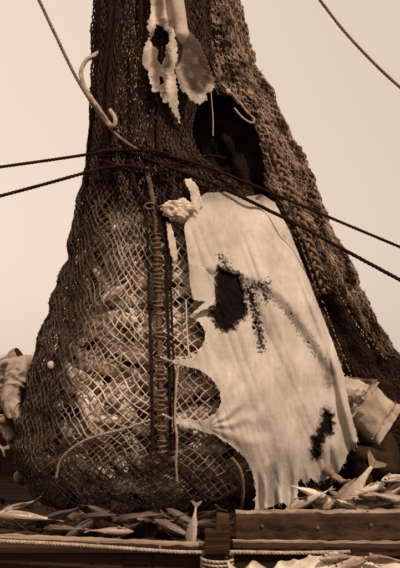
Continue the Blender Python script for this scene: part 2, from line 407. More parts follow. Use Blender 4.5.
netting('under_netting', bag, BT, 'twine', 84, 104, -.012, .0052, lambda p: .8, R(-15), R(195), wob=.8,
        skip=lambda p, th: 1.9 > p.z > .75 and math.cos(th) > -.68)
# wing: coarse bunched netting on its outer band, finer further in
def wn_skip(p, th): return wskip(p, th)
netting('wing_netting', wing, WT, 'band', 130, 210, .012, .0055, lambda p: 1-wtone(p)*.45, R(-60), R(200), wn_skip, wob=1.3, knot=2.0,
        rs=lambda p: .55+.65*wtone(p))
for k in range(17):
    t0_ = R(-14+k*6.4); path = []; runs = []; z = WT[-1][0]
    while z > W(300, 352-k*7, WYA).z:
        p = wing(t0_+.10*noise.noise(Vector((z*2.2, k, 0))), z, .022)
        if wskip(p, t0_) or wtone(p) < .12:
            if len(path) > 12: runs.append(path)
            path = []
        else: path.append(p)
        z -= .018
    if len(path) > 12: runs.append(path)
    for path in runs:
        mbb = MB()
        for s_ in (0, 1):
            q = [p+Vector((math.sin(i*.86+s_*math.pi+.9*math.sin(i*.13+k))*.0145, -.013*math.sin(i*1.72+k), 0))*(1+.5*N(p, 4, k))+Vector((N(p,30),N(p,30,3),N(p,30,6)))*.012 for i, p in enumerate(path)]
            mbb.tube(q, [.0082*(1+.35*math.sin(i*1.72+s_)+.5*N(q[i], 9)) for i in range(len(q))], 6, [min(1, max(0, 1.05-wtone(p))) for p in path for _ in range(6)])
        link('knotted_cord', mbb.mesh('knotted_cord', 'tone'), M['band'], net)
netting('wing_bunched_netting', wing, WT, 'band', 84, 135, .026, .0052, lambda p: 1-wtone(p)*.95, R(-60), R(100),
        lambda p, th: wtone(p) < .15 or wskip(p, th), wob=1.2, knot=2.4)

# pale flecks (stand-ins for sun glints and light through the mesh) in long rows down the neck and the wing
mb = MB()
for k in range(380):
    col_ = random.choice([118,123,130,136,141,147,125,134,139]) ; py = random.uniform(-5, 250)
    px = col_ + random.gauss(0, 1.8) + (py-100)*(col_-130)*.006
    if py < 20 and random.random() < .6: continue
    th = random.uniform(.6, 2.4)
    p = F3(px, py, .055); L = random.uniform(.006, .022); d = Vector((random.uniform(-.25,.25), 0, 1)).normalized()
    mb.seg(p-d*L/2, p+d*L/2, random.uniform(.0014, .0032), 3)
for (x0, y0, x1, y1, n) in ((322,300,352,378,22),(337,290,372,352,16),(352,318,388,362,15),(300,240,322,300,10),(262,100,285,150,8)):
    for k in range(n):
        t = (k+random.uniform(-.3,.3))/n; x, y = lerp(x0, x1, t), lerp(y0, y1, t)+random.uniform(-1,1)
        p = W(x, y, front(x, y, .06, WT, WYA)); mb.seg(p-Vector((.004,0,-.008)), p+Vector((.004,0,-.008)), .004, 4)
o = link('glint_flecks', mb.mesh('glint_flecks'), M['cord'], net); o['kind'] = 'stuff'

# long folds of bunched netting running down the neck
for i, x0 in enumerate((102,109,116,127,134,144,152,160,172)):
    pts = [F3(x0+(py*.012*(x0-150)*.12)+3*math.sin(py*.03+i), py, .012) for py in range(-60, 190, 22)]
    rope('fold', pts, .028 if i % 2 else .022, 'rope_dark', parent=net, pitch=.5, strands=4, step=.05)

# seam rope down the middle of the bag, with whipping turns
sp = [F3(x, y, .05) for x, y in ((146,168),(152,195),(157,235),(158,270),(159,310),(160,350),(161,390),(162,430),(162,462))]
rope('seam_rope', sp, .024, 'rope_seam', parent=net, pitch=.10, strands=3)
mb = MB(); pth = spline(sp[2:], .034)
for i, c in enumerate(pth):
    pts = [c+Vector((math.cos(a)*.034, -math.sin(a)*.034, .006*math.sin(a+i))) for a in [k*math.pi/5 for k in range(11)]]
    if random.random() < .75: mb.tube(pts, .0055, 5)
o = link('whipping', mb.mesh('whipping'), M['rope'], net); o['kind'] = 'stuff'
for dx in (-9, 9, 13):
    rope('seam_selvedge', [F3(x+dx, y, .03) for x, y in ((150,195),(157,235),(158,290),(160,350),(161,400),(162,450))], .013 if dx != 13 else .009, 'rope_dark', parent=net, pitch=.08)
rope('hanging_loop', [F3(x, y, .06) for x, y in ((132,160),(134,182),(143,198),(155,205),(160,216),(158,235))], .018, 'rope_dark', parent=net)
rope('hanging_loop', [F3(x, y, .05) for x, y in ((56,478),(60,462),(70,450),(86,440),(104,434),(128,428),(150,420))], .011, 'rope_light', parent=net)
rope('hanging_loop', [F3(x, y, .07) for x, y in ((232,458),(240,470),(243,485),(242,505),(238,520))], .014, 'rope', parent=net)
rope('hanging_loop', [F3(x, y, .08) for x, y in ((160,455),(178,470),(200,492),(215,500),(236,490))], .014, 'rope_dark', parent=net)
# bunched collar where the lashings grip the neck
for i in range(5):
    y = 151+i*6.0; pts = [F3(x, y+4*math.sin(x*.08+i)+ (x-140)*.12, .045) for x in range(94, 205 if i % 2 else 232, 12)]
    rope('collar_strand', pts, random.uniform(.006,.012), 'rope_dark', parent=net, pitch=.08)
# braided lacing along the wing's edge beside the canvas
lp = [(262,118),(270,140),(278,162),(287,186),(297,212),(307,240),(317,268),(326,294)]
def D3(x, y): return W(x, y, min(front(x, y, .03, WT, WYA), .55))
for s in range(3):
    path = spline([D3(x, y) for x, y in lp], .012); mbb = MB(); q = []
    for i, p in enumerate(path):
        a = i*.30+s*2*math.pi/3; q.append(p+Vector((math.sin(a)*.036, -.02-math.sin(2*a)*.018, 0)))
    mbb.tube(q, .018, 7); link('lacing_strand', mbb.mesh('lacing_strand'), M['rope'], net)
rope('lacing_cord', [D3(x-8, y) for x, y in lp], .008, 'rope', parent=net)
rope('rim_rope', [W(x, y, .35) for x, y in ((222,84),(232,94),(240,103),(247,112),(254,119),(252,123),(243,118),(234,108))], .011, 'rope_light', parent=net)
# ragged twine on the wing's outer edge
mb = MB()
for k in range(520):
    py = random.uniform(0, 372); th = random.gauss(R(8), R(14)); z = W(300, py, WYA).z; p = wing(th, z, .01)
    d = Vector((random.gauss(.4,.6), random.gauss(-.3,.5), random.gauss(0,.8))).normalized()*random.uniform(.015, .05)
    m_ = p+d*.5+Vector((0,0,random.uniform(-.01,.01))); mb.seg(p, m_, .003, 3, .5); mb.seg(m_, p+d, .003, 3, .4)
for k in range(420):
    th = random.uniform(R(20), R(185)); z = random.uniform(.1, 1.9); p = bag(th, z, .012)
    n = Vector((math.cos(th), -math.sin(th), 0)); d = (n*.8+Vector((random.gauss(0,.6), 0, random.gauss(-.4,.6)))).normalized()*random.uniform(.01,.035)
    mb.seg(p, p+d, .0022, 3, .5)
o = link('loose_twine_ends', mb.mesh('loose_twine_ends', 'tone'), M['band'], net); o['kind'] = 'stuff'
# heap of slack netting round the foot of the bag
mb = MB(); n1, n2 = 120, 26
def heap(a, b):
    x = lerp(-1.75, .75, a); r_ = b*math.pi
    h = .085+.09*N((x, 0, 0), 3, 6)+.05*N((x, b*3, 0), 8, 1); yc = lerp(-.25, -.62, smooth(0, .5, a))+.05*N((x,1,0), 2)
    return Vector((x, yc-math.cos(r_)*.28+.03*N((x,b,1), 9), max(.005, h*math.sin(r_)*(1.05+.5*N((x,b*4,2), 5)))))
vs = [heap(i/n1, j/n2) for i in range(n1+1) for j in range(n2+1)]
mb.add(vs, [(i*(n2+1)+j, (i+1)*(n2+1)+j, (i+1)*(n2+1)+j+1, i*(n2+1)+j+1) for i in range(n1) for j in range(n2)], [.3+N(v, 8) for v in vs])
link('slack_netting', mb.mesh('slack_netting', 'tone'), M['liner'], net)
mb = MB()
for k in range(130):
    a, b = random.random(), random.uniform(.05, .9); da = random.gauss(0, .010); db = random.gauss(0, .05); q = []
    for t in range(9):
        q.append(heap(min(1,max(0,a)), min(1,max(.02,b)))+Vector((0,-.008,.006+.008*random.random()))); a += da; b += db; da += random.gauss(0,.004); db += random.gauss(0,.04)
    mb.tube(q, .004, 4, 1.0)
o = link('slack_twine', mb.mesh('slack_twine', 'tone'), M['twine'], net); o['kind'] = 'stuff'

# ------------------------------------------------------------------ fish
def fish_body(L, H, T_, ns=11, nr=10):
    mb = MB(); prof = [(0,.05),(.04,.35),(.12,.68),(.25,.93),(.40,1.0),(.55,.90),(.70,.62),(.82,.36),(.90,.24),(.96,.22),(1,.10)]
    vs = []
    bend = random.uniform(-.10,.16)*L
    for u, h in prof:
        for k in range(nr):
            a = 2*math.pi*k/nr; vs.append(Vector(((u-.5)*L, math.cos(a)*T_/2*h**1.1, math.sin(a)*H/2*h - (.004 if math.sin(a) < 0 else 0) + 0*bend)))
    fs = [(i*nr+k, i*nr+(k+1) % nr, (i+1)*nr+(k+1) % nr, (i+1)*nr+k) for i in range(len(prof)-1) for k in range(nr)]
    fs += [tuple(range(nr))[::-1], tuple((len(prof)-1)*nr+k for k in range(nr))]
    mb.add(vs, fs); return mb
def fin_plate(pts, th=.004):
    mb = MB(); n = len(pts); vs = [Vector((x, -th/2, z)) for x, z in pts]+[Vector((x, th/2, z)) for x, z in pts]
    mb.add(vs, [tuple(range(n))[::-1], tuple(range(n, 2*n))]+[(i, (i+1) % n, n+(i+1) % n, n+i) for i in range(n)]); return mb
def tail_pts(L, H): return [(L*.46, .0), (L*.60, H*.62), (L*.64, H*.60), (L*.585, .0), (L*.64, -H*.60), (L*.60, -H*.62)]
def dorsal_pts(L, H): return [(-L*.18, H*.42), (-L*.10, H*.68), (L*.12, H*.60), (L*.28, H*.30), (0, H*.40)]
kinds = [(.36,.125,.075),(.44,.105,.08),(.30,.13,.06)]
fish_mesh = []
for i, (L, H, T_) in enumerate(kinds):
    for dm in ('fish', 'fish_dark'):
        mb = fish_body(L, H, T_)
        for pts in (tail_pts(L, H), dorsal_pts(L, H)):
            f = fin_plate(pts); mb.add(f.v, f.f, 0.0, 1)
        me = mb.mesh('fish'); me.materials.append(M[dm]); me.materials.append(M['fin'])
        for p in me.polygons: p.use_smooth = True
        fish_mesh.append(me)
dark_mesh = []
for me in fish_mesh[:4:2]:
    m2 = me.copy(); m2.materials.clear(); m2.materials.append(M['fish_brown']); m2.materials.append(M['fin_dark']); dark_mesh.append(m2)
def parts_fish(kind, dm='fish'):
    L, H, T_ = kinds[kind]; e = empty('fish')
    link('body', fish_body(L, H, T_, nr=16).mesh('body'), M[dm], e)
    link('tail_fin', fin_plate(tail_pts(L, H)).mesh('tail_fin'), M['fin'], e, False)
    link('dorsal_fin', fin_plate(dorsal_pts(L, H)).mesh('dorsal_fin'), M['fin'], e, False)
    link('anal_fin', fin_plate([(L*.08, -H*.42), (L*.16, -H*.62), (L*.30, -H*.28)]).mesh('anal_fin'), M['fin'], e, False)
    for s in (-1, 1):
        bm = bmesh.new(); bmesh.ops.create_uvsphere(bm, u_segments=10, v_segments=6, radius=H*.085)
        me = bpy.data.meshes.new('eye'); bm.to_mesh(me); bm.free(); o = link('eye', me, M['eye'], e); o.location = (-L*.40, s*T_*.30, H*.10)
        f = fin_plate([(0,0),(L*.13,.02),(L*.15,-.012),(.01,-.016)], .003); o = link('pectoral_fin', f.mesh('pectoral_fin'), M['fin'], e, False)
        o.location = (-L*.24, s*T_*.50, -H*.12); o.rotation_euler = (0, .3, s*.35)
    for s in (-1, 1):
        pts = [(-L*.29+L*.045*math.cos(a), H*.30*math.sin(a)) for a in [k*math.pi/5-math.pi/2 for k in range(6)]]+[(-L*.31+L*.04*math.cos(a), H*.26*math.sin(a)) for a in [math.pi/2-k*math.pi/5 for k in range(6)]]
        f = fin_plate(pts, .004); o = link('gill_cover', f.mesh('gill_cover'), M['fin'], e, False); o.location = (0, s*T_*.475, -H*.02)
    return e
protos = [parts_fish(0), parts_fish(1), parts_fish(2), parts_fish(1, 'fish_dark')]
usedp = [False]*4
def put_fish(kind, loc, eul, label, group=None, s=1.0):
    src = protos[kind]
    if not usedp[kind]: usedp[kind] = True; r_ = src
    else:
        r_ = src.copy(); COL.objects.link(r_)
        for c in src.children:
            d = c.copy(); COL.objects.link(d); d.parent = r_
    r_.location = loc; r_.rotation_euler = eul; r_.scale = (s,)*3
    for k_ in list(r_.keys()):
        if k_ in ('group',): del r_[k_]
    tag(r_, label, 'fish', group); return r_
zones = {'upper': 'pale fish pressed against the mesh in the upper bag, left of the seam rope',
         'lower': 'pale fish pressed against the mesh in the lower bag, left of the seam rope',
         'right': 'pale fish behind the mesh to the right of the seam rope, beside the canvas'}
placed = []; tries = 0
while len(placed) < 285 and tries < 30000:
    tries += 1
    th = random.uniform(R(62), R(188)); z = random.uniform(.06, 2.35); fo = (-.064 if th < R(125) else -.095)-.022*smooth(.85,.55,z); p = bag(th, z, fo)
    x, y = P(p)
    if x > 250 or (x > 196 and y < 355) or y > 512: continue
    if z > 1.95 and random.random() < .75: continue
    if bulge(p) < -.10 and random.random() < .85: continue
    if th > R(160) and z > 1.0: continue
    if any((p-q).length < .112 for q in placed): continue
    placed.append(p)
    th2 = th+.02; tx = (bag(th2, z, fo)-p).normalized(); tz = (bag(th, z+.03, fo)-p).normalized(); nn = tx.cross(tz).normalized()
    if nn.y > 0: nn = -nn
    ty = nn; tx = tz.cross(ty).normalized() if abs(tz.dot(ty)) < .99 else tx; tz = tx.cross(ty)
    a = random.gauss(.35, .5)+(math.pi if random.random() < .5 else 0)
    X = tx*math.cos(a)+tz*math.sin(a); Z = -tx*math.sin(a)+tz*math.cos(a)
    if random.random() < .45: Z = -Z; 
    Yv = Z.cross(X)
    mtx = Matrix((X, Yv, Z)).transposed().to_4x4(); mtx = mtx @ Matrix.Rotation(random.gauss(0,.18), 4, 'X')
    push = 0                                                    # keep heads and tails behind the mesh
    for e_, hr in ((-.5,.0),(-.38,.045),(0,.06),(.38,.03),(.62,.07)):
        e = p+X*(e_*.42); th_e = math.atan2(-(e.y-BY)/max(.05, tabget(BT, e.z)[2]), (e.x-tabget(BT, e.z)[0])/max(.05, tabget(BT, e.z)[1]))
        sfc = bag(th_e, e.z, 0); push = max(push, (e-sfc).dot(nn)+hr*.8+.004)
    if push > .16: placed.pop(); continue
    p = p-nn*push
    mtx.translation = p
    lft = interp([(q[0], q[1]) for q in bagpx], y)[0]; dark = random.random() < max(.22 if y < 420 else .55, smooth(lft+70, lft+25, x)*.95)  # dark fish favoured low and left, putting the bag's shade in their colour
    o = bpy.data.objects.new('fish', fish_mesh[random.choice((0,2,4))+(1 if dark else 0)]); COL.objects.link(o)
    o.matrix_world = mtx @ Matrix.Scale(random.uniform(.9, 1.2), 4)
    g = 'right' if x > 160 else ('upper' if y < 350 else 'lower')
    tag(o, zones[g], 'fish', {'upper':'fish in the upper bag','lower':'fish in the lower bag','right':'fish right of the seam rope'}[g])

# ------------------------------------------------------------------ canvas sheet
canv = [(188,212),(196,200),(206,193),(225,192),(240,198),(262,194),(275,203),(290,232),(303,265),(318,305),(333,343),(343,373),(349,405),(357,438),(355,451),(350,447),(347,457),(343,466),
 (335,476),(325,480),(316,483),(310,478),(305,485),(301,479),(298,482),(298,494),(300,512),(296,516),(290,509),(283,503),(276,505),(268,508),(259,513),(255,509),(256,490),(252,471),(243,456),
 (229,444),(214,435),(200,431),(186,428),(176,423),(174,418),(190,420),(205,420),(216,413),(221,403),(219,390),(211,378),(199,370),(184,366),(172,363),(173,360),(194,358),(202,346),(206,332),(199,323),(190,317),(202,311),(214,306),(216,299),(194,300),(190,280),(187,250),(184,228)]
low_rag = lambda x, y: 1.0 if (y > 425 or (x < 225 and y > 290)) else .35
outl = ragged(canv, .9, 1.6, 1, low_rag)
bighole = ragged([(219,268),(228,272),(238,276),(243,292),(245,308),(243,316),(235,321),(231,328),(224,330),(218,324),(214,315),(210,313),(216,308),(219,300),(217,288)], 1.6, 1.6, 3)
hole2 = ragged([(325,411),(331,414),(330,424),(333,430),(328,434),(324,432),(322,442),(319,446),(320,456),(315,458),(312,452),(314,444),(313,438),(318,436),(320,428),(323,422)], 1.4, 1.5, 5)
holes = [bighole, hole2]
def blob(x, y, r_, sd=0):
    n = 7; return [(x+math.cos(2*math.pi*k/n)*r_*random.uniform(.55,1.3), y+math.sin(2*math.pi*k/n)*r_*random.uniform(.55,1.3)) for k in range(n)]
def addhole(x, y, r_):
    h = blob(x, y, r_)
    for g in holes:
        cx = sum(p[0] for p in g)/len(g); cy = sum(p[1] for p in g)/len(g)
        if any(inside(px, py, g) for px, py in h) or any(inside(px, py, h) for px, py in g) or min(math.hypot(a[0]-b[0], a[1]-b[1]) for a in h for b in g) < .5: return
    if all(inside(px, py, outl) for px, py in h): holes.append(h)
for k in range(9):
    t = random.random(); addhole(lerp(249, 263, t)+random.gauss(0, 3.4*(1-t)+1.2), lerp(291, 349, t), random.uniform(.7, 2.1))
for k in range(2): addhole(random.gauss(262, 5), random.gauss(285, 6), random.uniform(.5, 1.1))
for k in range(2): addhole(random.gauss(224, 8), random.uniform(255, 268), random.uniform(.4, 1.0))
for k in range(3):
    t = random.random(); addhole(lerp(283, 331, t)+random.gauss(0,2), lerp(304, 374, t)+random.gauss(3,3), random.uniform(.6, 1.6))
for k in range(2): addhole(random.gauss(331,4), random.gauss(405,6), random.uniform(.4,.9))
rsx = [(290,232),(303,265),(318,305),(333,343),(343,373),(349,405),(357,438)]
def cdepth(x, y):
    b = front(min(x, 330 if y > 330 else x), y, .085)
    b -= .075*smooth(238, 270, x)*smooth(345, 300, y)
    over = max(0, x-(interp([(200,262),(250,287),(300,310),(350,330),(400,338),(500,330)], y)[0]))
    b += over*.004
    hang = smooth(455, 515, y)
    b = lerp(b, min(b, front(min(max(x,190),320), 455, .06)), hang)          # below the belly of the bag it hangs free
    amp = .010
    f = .030*math.sin((x-(y-200)*.42)*.16+.6*math.sin(y*.02))*smooth(200, 260, y)*smooth(215, 300, x)*(1-smooth(330, 420, y)*.6)
    f += .012*noise.noise(Vector((x*.05, y*.018, 2)))*1.6 
    f += .0045*(1-abs(noise.noise(Vector((x*.10-y*.035, y*.012, 12))))*4)*smooth(200,240,y) + .0012*noise.noise(Vector((x*.3, y*.2, 15)))
    ed = distpoly(x, y, [(262,194)]+rsx)                                       # rolled right edge
    f -= .035*math.exp(-((ed-5)/4.0)**2)*smooth(200, 260, y); f += .035*math.exp(-((ed-12)/4.5)**2)*smooth(220, 300, y)
    # creases that radiate from where the edge is gathered beside the lower opening
    dx, dy = x-208, y-428; rr = math.hypot(dx, dy); ang = math.atan2(dy, dx)
    f += .0065*math.sin(ang*13+rr*.02+1.5*noise.noise(Vector((x*.06,y*.06,1))))*math.exp(-((rr-34)/28)**2)*(1 if dx > 0 else .4)
    # vertical folds in the hanging strips
    f += .055*math.sin((x-255)*.42)*hang*smooth(250,258,x)
    return b-.012+f
bandline = [(184,271),(205,272),(222,274),(240,278),(255,284),(268,292),(280,300),(290,312),(300,326),(310,340),(320,356),(330,374)]
def cstain_shade(x, y):
    n = noise.noise(Vector((x*.11, y*.11, 3))); n2 = noise.noise(Vector((x*.45, y*.45, 8)))
    d = distpoly(x, y, bandline); s = (.66+.25*n)*smooth(7.0, .5, d+2.2*n+1.0*n2)
    n3 = noise.noise(Vector((x*.85, y*.85, 31))); n4 = noise.noise(Vector((x*.28, y*.28, 41)))
    d2 = distpoly(x, y, [(249,288),(252,300),(256,316),(259,332),(262,349)]); s = max(s, .97*smooth(6.6, 4.0, d2+6.5*n2+4*n3+1.6-.02*(y-300)*-1*(y > 300)))
    for dd, k_ in ((distpoly(x, y, bighole+bighole[:1]), 3.2), (distpoly(x, y, hole2+hole2[:1]), 2.4)): s = max(s, .97*smooth(k_+1.6, k_-1.2, dd+3.5*n4+3*n3))
    d2b = distpoly(x, y, [(221,258),(230,272),(243,280)]); s = max(s, .95*smooth(5.6, 3.2, d2b+8*n2+5*n3+2.4))
    d2c = distpoly(x, y, [(252,287),(266,284),(266,298)]); s = max(s, .95*smooth(5.6, 3.2, d2c+9*n2+6*n3+2))
    d2d = distpoly(x, y, [(276,300),(300,328),(322,362)]); s = max(s, .7*smooth(6, 2.5, d2d-3+9*n2+6*n3+6.0))
    d3 = distpoly(x, y, [(325,412),(316,455)]); s = max(s, .5*smooth(8, 3, d3+4*n2))
    d4 = distpoly(x, y, [(328,372),(330,384)]); s = max(s, .55*smooth(7, 1, d4+4*n2+2*n))
    d5 = distpoly(x, y, [(278,390),(276,410)]); s = max(s, .10*smooth(16, 3, d5+6*n))
    d6 = distpoly(x, y, [(200,424),(230,436),(250,462)]); s = max(s, .33*smooth(9, 0, d6+5*n2+4*n))
    d7 = distpoly(x, y, [(272,470),(272,500)]); s = max(s, .38*smooth(10, 3, d7+3*n2))  # shaded fold of the hanging strip, put into the colour
    s = max(s, .45*smooth(30, 0, distpoly(x, y, [(208,190),(262,192)])-4*n)*smooth(215,198,y+8*n))
    s += .06*smooth(0,.4,noise.noise(Vector((x*.03, y*.02, 1))))
    return min(1, s)
cv = empty('canvas_sheet'); tag(cv, 'large pale torn canvas sheet with burnt holes laid over the front of the net bag', 'canvas')
cloth('cloth', outl, holes, cdepth, 'canvas', cstain_shade, .005, 1.05, cv)
for hh, c_ in ((bighole, (230,303)), (hole2, (323,434))):
    o_ = cloth('hole_shade_sheet', ragged([(c_[0]+(x-c_[0])*1.35, c_[1]+(y-c_[1])*1.2) for x, y in hh[::2]], .8, 2, 21), [], lambda x, y: cdepth(x, y)+.028+.012*noise.noise(Vector((x*.3, y*.3, 5))), 'hollow_dark', lambda x, y: 0, .004, 1.8, cv)  # near-black sheet added behind each hole, standing in for its shade
# rolled hem cord on the right edge, frayed threads at the torn edges
mb = MB()
for k in range(260):
    i = random.randrange(len(outl)); x, y = outl[i]
    if low_rag(x, y) < .5: continue
    p = W(x, y, cdepth(x, y)); d = Vector((random.gauss(0,.5), random.gauss(-.2,.3), random.gauss(-.8,.4))).normalized()*random.uniform(.008,.04)
    mb.seg(p, p+d, .0016, 3)
o = link('frayed_threads', mb.mesh('frayed_threads'), M['cord'], cv); o['kind'] = 'stuff'
# folded-over flap
def fl(x, y): return cdepth(x, y)-.03-.02*math.sin((x-190)*.12)
cloth('folded_flap', ragged([(189,262),(205,268),(213,280),(216,298),(213,306),(200,312),(189,317),(198,308),(206,302),(193,300),(189,280)], .8, 1.6, 4), [], fl, 'canvas', lambda x, y: .12, .006, 1.8, cv)
# ragged tuft at the top left corner
mb = MB()
c0 = F3(179, 211, .09)
bm = bmesh.new(); bmesh.ops.create_icosphere(bm, subdivisions=5, radius=1)
for v in bm.verts:
    d = v.co.copy(); k = 1+.40*N(d, 1.8, 3)+.22*N(d, 3.5, 1)+.10*N(d, 9, 2)
    v.co = Vector((d.x*.135*k, d.y*.07*k, d.z*(.085+.012*d.x)*k))+c0
bm.verts.index_update(); mb.add([v.co for v in bm.verts], [tuple(v.index for v in f.verts) for f in bm.faces]); bm.free()
for k in range(200):
    a = random.uniform(0, 2*math.pi); p = c0+Vector((math.cos(a)*random.uniform(.03,.12), -.05, math.sin(a)*random.uniform(.02,.075)))
    d = Vector((math.cos(a)+random.gauss(0,.7), random.gauss(-.3,.4), math.sin(a)+random.gauss(0,.7))).normalized()*random.uniform(.008,.022)
    mb.seg(p, p+d, .003, 3, 0, .0015)
link('frayed_corner', mb.mesh('frayed_corner'), M['frayed'], cv)
cloth('torn_strip', ragged([(166,222),(171,224),(176,244),(178,258),(175,262),(171,256),(168,240)], .5, 1.5, 8), [], lambda x, y: front(x, y, .08), 'hide', lambda x, y: .1, .01, 1.5, cv)
cloth('torn_strip', ragged([(184,180),(191,178),(198,188),(203,205),(198,214),(192,206),(190,192)], .6, 1.5, 9), [], lambda x, y: front(x, y, .11)+.012*math.sin(x*.8), 'hide', lambda x, y: .05, .01, 1.5, cv)
# ties that gather the canvas to the seam
for pts, r_ in ((((160,357),(170,361),(180,363),(192,361),(200,352)), .010), (((162,414),(172,419),(180,421),(192,424),(206,424)), .011), (((174,316),(184,318),(193,315),(204,309)), .008)):
    rope('tie', [F3(x, y, .085) for x, y in pts], r_, 'rope_light', parent=cv)

# ------------------------------------------------------------------ torn hide flaps near the top
def hdepth(o, wv, k=.25): return lambda x, y: front(min(x, 176), y, o)-wv*math.sin((x-148)*k+y*.02)-.02*noise.noise(Vector((x*.09, y*.05, 4)))
h1 = empty('hide_flap'); tag(h1, 'long pale torn hide with dark holes hanging at the top of the net', 'hide flap')
holeA = ragged([(156,24),(161,27),(168,33),(170,42),(166,46),(165,58),(161,65),(157,60),(158,50),(153,46),(150,40),(154,34)], .9, 1.4, 11)
holeB = ragged([(159,76),(162,78),(164,83),(160,85)], .7, 1.0, 12)
def hst(x, y):
    n = noise.noise(Vector((x*.12, y*.10, 3)))+.5*noise.noise(Vector((x*.5, y*.5, 3)))
    s = .80*smooth(13, 6, distpoly(x, y, [(160,24),(161,84)])+9*n+2)
    s = max(s, .8*smooth(6, 2, distpoly(x, y, [(157,-10),(159,14)])+3*n)); return s
cloth('hide', ragged([(149,-40),(171,-40),(172,0),(174,30),(178,56),(174,70),(177,86),(178,104),(180,124),(174,116),(170,106),(163,101),(160,93),(152,92),(151,84),(147,72),(142,60),(145,46),(150,36),(147,26),(151,14)], 1.5, 1.3, 10), [holeA, holeB], hdepth(.13, .03), 'hide', hst, .008, 1.6, h1)
h2 = empty('hide_flap'); tag(h2, 'scoop shaped hide flap with a pale rim, hanging right of the long torn hide', 'hide flap')
def sst(x, y):
    n = noise.noise(Vector((x*.12, y*.10, 5)))+.5*noise.noise(Vector((x*.5, y*.5, 3)))
    d = distpoly(x, y, [(176,66),(181,84),(190,96),(199,101),(207,96),(211,88)]); return .9*smooth(2.5, 6.5, d+2.5*n)-.25*smooth(.3,.7,n+.2)
cloth('hide', ragged([(172,30),(186,28),(198,40),(206,58),(211,72),(216,84),(212,91),(206,94),(208,100),(199,105),(191,101),(187,94),(181,91),(177,78),(173,60)], 1.4, 1.3, 13), [], hdepth(.10, .05, .09), 'hide', sst, .009, 1.7, h2)
rope('hanging_thread', [F3(x, y, .1) for x, y in ((211,92),(212,105),(213,120),(213,136))], .005, 'cord', parent=h2)
# padded pale roll
bm = bmesh.new(); 
mb = MB(); pts = [F3(x, y, .17) for x, y in ((173,-45),(175,-20),(177,0),(179,14),(181,28),(182,38),(182,44))]; pp = spline(pts, .02)
mb.tube(pp, [.058*(1-.0*i)*(1+.06*N(p, 9)) if i < len(pp)-3 else .058*math.sqrt(max(.02,(len(pp)-1-i)/3)) for i, p in enumerate(pp)], 16)
tag(link('hide_roll', mb.mesh('hide_roll'), M['pale_cloth']), 'smooth pale rolled hide finger hanging beside the long torn hide', 'hide roll')
# small white float
bm = bmesh.new(); bmesh.ops.create_uvsphere(bm, u_segments=20, v_segments=12, radius=.024)
for v in bm.verts: v.co.z *= 1.15
me = bpy.data.meshes.new('net_float'); bm.to_mesh(me); bm.free()
fo = link('net_float', me, M['pale_cloth']); fo.location = W(228, 92, .20); tag(fo, 'small round white float on the rim of the dark opening', 'float')
bm = bmesh.new(); bmesh.ops.create_icosphere(bm, subdivisions=3, radius=.033)
for v in bm.verts: v.co *= 1+.2*N(v.co, 20)
for v in bm.verts: v.co.y *= .4
me = bpy.data.meshes.new('hide_scrap'); bm.to_mesh(me); bm.free()
fo = link('hide_scrap', me, M['pale_cloth']); fo.location = F3(46, 366, 0)+Vector((.02,-.10,0)); fo.location = F3(51, 365, .03); tag(fo, 'round pale scrap stuck on the left side of the bag', 'scrap')

# ------------------------------------------------------------------ ropes
rope('hoisting_rope', [W(28,-25,-.35), W(40,2,-.33), W(56,36,-.32), W(75,75,-.3), W(95,108,-.28), F3(112,130,.07), F3(126,142,.07), F3(138,150,.05)], .0135, 'rope',
     'slanting twisted rope coming down from the top left to the neck of the net', 'rope', fuzz=60)
rope('hose_loop', [F3(99,52,.02), W(93,56,-.1), W(85,62,-.15), W(81,74,-.2), W(86,90,-.25), W(97,106,-.3), F3(108,122,.1), F3(114,126,.1), F3(115,118,.09), F3(110,110,.07)], .018, 'rope_light',
     'pale looped rope sticking out from the left side of the neck', 'rope', pitch=.5, strands=5)
rope('stay_rope', [W(305,-20,1.2), W(320,0,1.2), W(345,32,1.2), W(375,64,1.2), W(402,89,1.2), W(440,122,1.2)], .0155, 'rope', 'twisted rope crossing the empty sky in the top right corner', 'rope', fuzz=40)
rope('lashing_rope', [W(-40,173,-.35), W(0,167,-.35), W(50,160,-.33), W(90,154,-.3)]+[F3(x, y, .085) for x, y in ((105,151),(130,150),(155,151),(175,156))], .0125, 'rope_dark', 'upper dark lashing rope running off the left edge of the photo', 'rope')
rope('lashing_rope', [W(-40,206,-.5), W(0,196,-.5), W(45,184,-.45), W(88,172,-.4)]+[F3(x, y, .09) for x, y in ((105,168),(128,166),(150,170))], .0135, 'rope_dark', 'lower dark lashing rope running off the left edge of the photo', 'rope')
rope('lashing_rope', [F3(170,156,.09), F3(185,160,.1), W(215,170,-.2), W(240,180,-.15), W(262,189,-.05), W(300,205,.1), W(350,226,.1), W(400,247,.1), W(440,264,.1)], .0125, 'rope_dark', 'upper dark lashing rope crossing the wing and leaving at the right edge', 'rope')
rope('lashing_rope', [F3(165,166,.10), F3(195,176,.12), F3(215,184,.14), F3(232,192,.19), F3(250,201,.23), F3(268,210,.25), W(285,218,-.28), W(300,226,-.24), W(350,253,-.2), W(400,280,-.2), W(440,302,-.2)], .0155, 'rope_dark', 'lower dark lashing rope over the top of the canvas to the right edge', 'rope')
rope('hanging_line', [F3(x, y, .10) for x, y in ((186,300),(187,330),(189,358))], .006, 'cord', 'short thin pale cord hanging beside the folded canvas flap', 'cord')
rope('hanging_line', [F3(x, y, .11) for x, y in ((178,366),(176,390),(175,418),(177,440),(176,462),(177,482))], .010, 'rope_light', 'thick pale cord hanging down beside the two lower openings of the canvas', 'cord')
rope('rail_rope', [W(x, y, -1.50) for x, y in ((-30,539),(0,541),(60,544),(120,548),(180,552),(235,552),(290,553),(350,552))], .0135, 'rope_light', 'light twisted rope stretched along the front of the timber rail', 'rope', pitch=.07)
